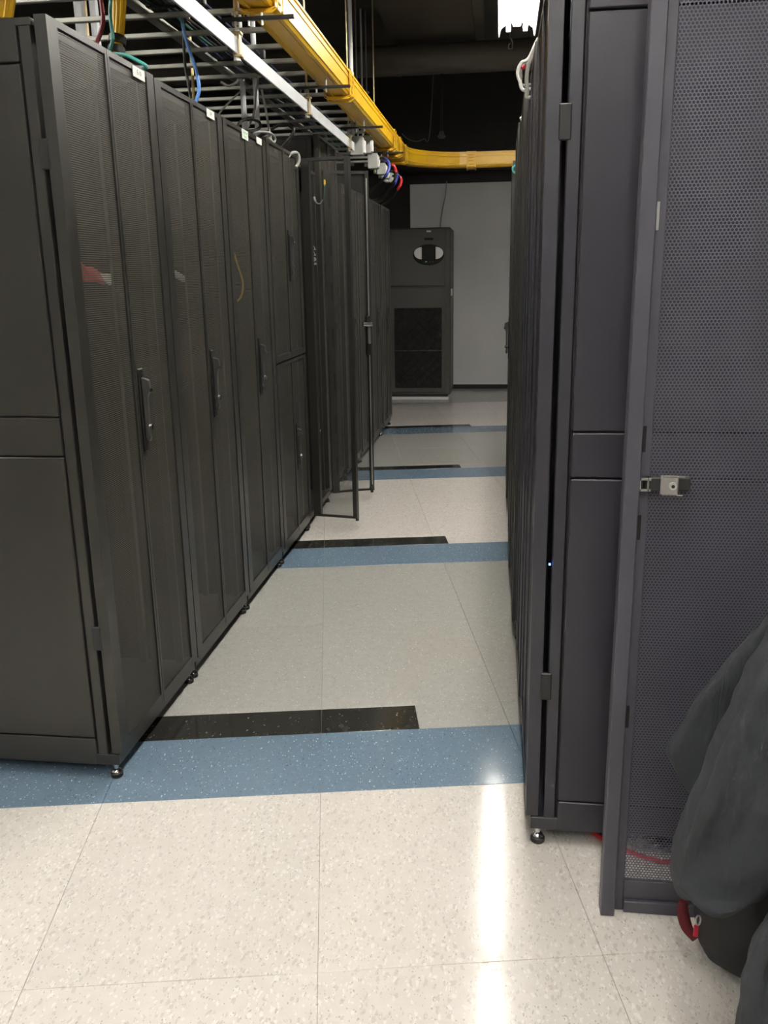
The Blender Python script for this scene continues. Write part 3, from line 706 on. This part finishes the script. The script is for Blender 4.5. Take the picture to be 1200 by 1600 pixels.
cable('patch_cable', [at(450, 246, 4.6), at(455, 240, 4.62), at(461, 238, 4.66), at(466, 242, 4.68), at(467, 252, 4.66), at(462, 262, 4.6)], .008, M['greycable'], 'thick grey cable hooked over the far corner of the fourth cabinet', GS)
cable('patch_cable', [at(357, 75, 4.0), at(375, 88, 4.1), at(388, 106, 4.25), at(402, 114, 4.4), at(418, 122, 4.6), at(428, 117, 4.8)], .005, M['blackcable'], 'black cable sagging past the bright ladder bar', GS)
cable('patch_cable', [at(340, 180, 4.9), at(352, 166, 4.9), at(366, 152, 4.9), at(376, 142, 4.9)], .005, M['greycable'], 'grey cable slanting up under the ladder left of the conduits', GS)
cable('patch_cable', [at(345, 128, 4.6), at(356, 134, 4.6), at(368, 130, 4.6), at(373, 124, 4.6)], .006, M['greycable'], 'short pale cable bend under the ladder', GS)
# vertical struts and conduits behind the ladder
for i, (px, Y, wd, mm) in enumerate(((126, 4.17, .024, 'bar'), (134, 4.455, .014, 'yzinc'), (149, 4.17, .020, 'bar'), (381, 5.00, .015, 'bar'), (401, 5.04, .015, 'bar'), (304, 4.73, .008, 'yzinc'))):
    p = at(px, 40 if px < 200 else 170, Y)
    zb = 2.006 if Y < 5 else 2.01
    lab = ('wide pale strut rising behind the ladder at the top left', 'yellow zinc rod beside the wide pale strut', 'second pale strut rising behind the ladder at the top left', 'white conduit rising behind the third cabinet, left of two', 'white conduit rising behind the third cabinet, right of two', 'yellow zinc rod standing behind the second cabinet')[i]
    tag(MB().cyl((p.x, p.y, zb), (p.x, p.y, CEIL), wd, 8).build('strut' if i < 3 else 'conduit', M[mm], None, smooth=True), lab, 'conduit', 'uprights behind the ladder')
# cables seen through the mesh doors
def inner(name, pts, rad, m, lab): return cable(name, pts, rad, m, lab, 'cables behind the mesh doors')
rc = thing('red_cable_bundle', (0, 0, 0), 'red cable bundle with white plugs behind the mesh of the nearest cabinet', 'cable bundle')
for k in range(7):
    c0 = at(118, 406+2*k, 2.25)
    MB().tube(spline([c0, at(130, 418+3*k, 2.295), at(140+2*k, 420+3*k, 2.36), at(150+2*k, 424+3*k, 2.42)], 5), .0065, 6).build('red_cable', M['redplastic'], rc, smooth=True)
for k in range(4):
    a = at(148+3*k, 427+4*k, 2.41); b = at(172, 431+4*k, 2.48)
    MB().cyl(a, b, .005, 6).build('plug', M['white'], rc, smooth=True)
wc = thing('plug_group', (0, 0, 0), 'pale cable plugs behind the mesh of the second cabinet', 'plug')
for k in range(3): MB().cyl(at(268+2*k, 422+4*k, 2.90), at(287, 433+3*k, 3.02), .006, 6).build('plug', M['white'], wc, smooth=True)
inner('fibre_cable', [at(352, 338, 3.72), at(358, 370, 3.73), at(370, 410, 3.75), at(379, 440, 3.76), at(377, 462, 3.76), at(366, 475, 3.75)], .004, M['yfiber'], 'thin yellow fibre hanging behind the third cabinet mesh')
inner('patch_cable', [at(488, 690, 4.95), at(494, 684, 5.0), at(500, 672, 5.05)], .006, M['whitecable'], 'pale cable loop inside the open cabinet')
# cables on top of the right row
GC = 'cables on the right cabinets'
cable('patch_cable', [(.22, 3.05, 2.02), (.12, 3.02, 2.11), at(826, 91, 3.0), at(815, 98, 3.0), at(809, 112, 3.0), at(812, 126, 3.0), at(822, 141, 3.0), (.16, 3.0, 1.99)], .0055, M['whitecable'], 'white cable loop bulging into the aisle from the right cabinets', GC)
cable('patch_cable', [(.22, 3.08, 2.01), (.12, 3.06, 2.08), at(822, 98, 3.04), at(815, 106, 3.04), at(814, 118, 3.04), at(820, 134, 3.04), (.18, 3.04, 2.0)], .005, M['greycable'], 'grey cable loop just inside the white one on the right', GC)
cable('patch_cable', [at(820, 103, 3.05), at(817, 104, 3.04), at(814.5, 107, 3.035)], .0075, M['redplastic'], 'short red sleeve on the cable loop on the right', GC)
cable('patch_cable', [(.16, 2.95, 2.22), at(833, 84, 2.95), at(826, 100, 2.95), at(823, 120, 2.95), at(824, 140, 2.95), at(830, 152, 2.95), (.2, 2.95, 1.99)], .0065, M['greycable'], 'thick grey cable hugging the right cabinet top', GC)
cable('patch_cable', [(.3, 3.7, 2.005), at(826, 183, 3.7), at(819, 184, 3.7), at(813, 187, 3.7)], .009, M['whitecable'], 'white plug poking out over the right cabinets', GC)
cable('patch_cable', [at(815, 255, 5.2), at(806, 258, 5.2), at(801, 263, 5.2), at(803, 269, 5.2), at(812, 272, 5.2)], .006, M['teal'], 'green cable loop at the far right cabinet top below the raceway', GC)
cable('ceiling_wire', [at(628, 209, 9.9), at(637, 217, 9.9), at(650, 221, 9.9), at(662, 217, 9.9), at(671, 210, 9.9), (-.72, 9.9, CEIL)], .006, M['duct'], 'thin dark wire sagging below the black ceiling near the raceway bend')
sk = at(690, 213, 9.7)
spk = thing('sprinkler_head', sk, 'small dark sprinkler head below the black ceiling near the far wall', 'sprinkler')
MB().lathe([(.03, -.02), (.045, 0), (.03, .015), (.02, .05)], (0, 0, 0), 12).build('head', M['duct'], spk, smooth=True)
MB().cyl((0, 0, .04), (0, 0, CEIL-sk.z), .016, 8).build('drop_pipe', M['wallblack'], spk, smooth=True)
rcb = cable('patch_cable', [(.24, 2.06, .006), (.30, 1.99, .006), (.42, 1.93, .006), (.6, 1.94, .006)], .006, M['redplastic'], 'red cable lying on the floor under the right cabinet')

# ------------------------------------------------------------------ jacket and backpack
def remesh(o, vox, smooth_it=8, disp=0, dscale=.1):
    m = o.modifiers.new('remesh', 'REMESH'); m.mode = 'VOXEL'; m.voxel_size = vox; m.use_smooth_shade = True
    s = o.modifiers.new('smooth', 'SMOOTH'); s.iterations = smooth_it; s.factor = .6
    if disp:
        t = bpy.data.textures.new('folds', 'CLOUDS'); t.noise_scale = dscale; t.noise_depth = 2
        dm = o.modifiers.new('folds', 'DISPLACE'); dm.texture = t; dm.strength = disp; dm.mid_level = .5; dm.texture_coords = 'LOCAL'
def chain(m, pts, radii, n=12): m.tube(spline(pts, 4), .1, n, radii=[v.x for v in spline([(r, 0, 0) for r in radii], 4)])
BP = MB()
chain(BP, [(.530, 1.625, .03), (.530, 1.625, .10), (.55, 1.63, .22), (.60, 1.63, .34)], [.092, .108, .105, .085], 16)
chain(BP, [(.63, 1.615, .03), (.63, 1.615, .12), (.66, 1.62, .26), (.70, 1.62, .38)], [.095, .115, .115, .10], 16)
bp = BP.build('backpack', M['bag']); remesh(bp, .010, 8, .010, .04)
tag(bp, 'black nylon backpack on the floor under the jacket', 'backpack')
zc = at(1090, 1438, 1.50)
pull = MB().box(zc.x-.006, zc.x+.003, zc.y-.003, zc.y+.001, zc.z-.036, zc.z-.010).build('zip_pull', M['red'], bp, .001)
pull.rotation_euler = (0, 0, 0)
MB().tube([(zc.x+.001+.0045*math.cos(a), zc.y-.001, zc.z+.001+.011*math.sin(a)) for a in [i*2*PI/10 for i in range(11)]], .0017, 5).build('zip_ring', M['zinc'], bp, smooth=True)
rl = MB(); chain(rl, [at(1068, 1408, 1.64), at(1067, 1426, 1.635), at(1073, 1448, 1.62), at(1086, 1468, 1.60)], [.009, .012, .012, .007], 12)
rl.build('red_lining', M['darkred'], bp, smooth=True)

J = MB()
def poly_slab(pts, Ya, Yb):
    a = [at(px, py, Y) for px, py, Y in pts]; n = len(a)
    v = [tuple(p + Vector((0, Ya, 0))) for p in a] + [tuple(p + Vector((0, Yb, 0))) for p in a]
    J.add(v, [tuple(range(n)), tuple(range(n, 2*n))[::-1]] + [(i, (i+1)%n, n+(i+1)%n, n+i) for i in range(n)])
# rear flap with a pointed corner
poly_slab([(1290, 860, 1.55), (1200, 958, 1.55), (1140, 1030, 1.55), (1086, 1094, 1.55), (1042, 1172, 1.55), (1058, 1215, 1.54), (1084, 1252, 1.53), (1150, 1270, 1.52), (1290, 1200, 1.52)], -.013, .013)
# sleeve, flattened as it hangs
chain(J, [at(1290, 960, 1.45), at(1215, 1110, 1.45), at(1160, 1235, 1.44), at(1124, 1320, 1.43), at(1106, 1375, 1.42), at(1110, 1402, 1.41)], [.070, .076, .076, .074, .066, .046], 18)
chain(J, [at(1250, 1180, 1.41), at(1200, 1280, 1.40), at(1170, 1335, 1.39), at(1150, 1385, 1.39)], [.07, .066, .062, .046], 16)
# raised folds along the sleeve and the gathered cuff
for pts, rad in (
    ([(1230, 1010, 1.372), (1165, 1130, 1.364), (1110, 1255, 1.370), (1084, 1330, 1.388), (1070, 1380, 1.40)], [.020, .020, .018, .015, .009]),
    ([(1240, 1085, 1.346), (1180, 1195, 1.347), (1142, 1285, 1.362), (1124, 1345, 1.368)], [.016, .019, .017, .008]),
    ([(1250, 1150, 1.335), (1205, 1230, 1.340), (1180, 1310, 1.348), (1170, 1360, 1.352)], [.014, .018, .016, .008]),
    ([(1062, 1378, 1.385), (1088, 1406, 1.368), (1126, 1420, 1.355), (1165, 1402, 1.35), (1200, 1366, 1.345)], [.012, .015, .016, .015, .013])):
    chain(J, [at(*p) for p in pts], rad, 8)
# front skirt reaching the floor
chain(J, [at(1320, 1330, 1.33), at(1262, 1440, 1.30), at(1222, 1520, 1.29), at(1206, 1580, 1.29), at(1200, 1660, 1.29), at(1202, 1715, 1.30)], [.060, .058, .058, .056, .055, .05], 16)
for pts, rad in (([(1235, 1410, 1.245), (1190, 1480, 1.24), (1172, 1560, 1.24), (1168, 1660, 1.24)], [.012, .016, .016, .014]), ([(1262, 1450, 1.24), (1222, 1540, 1.235), (1210, 1660, 1.235)], [.012, .018, .014])):
    chain(J, [at(*p) for p in pts], rad, 8)
chain(J, [at(1360, 960, 1.42), at(1370, 1150, 1.42), at(1375, 1300, 1.40), at(1360, 1450, 1.38), at(1345, 1600, 1.36), at(1345, 1690, 1.36)], [.10, .12, .12, .11, .10, .08], 16)
jk = J.build('jacket', M['jacket']); remesh(jk, .006, 9, .016, .08)
tag(jk, 'dark slate grey jacket hanging down with one sleeve over the backpack', 'jacket')
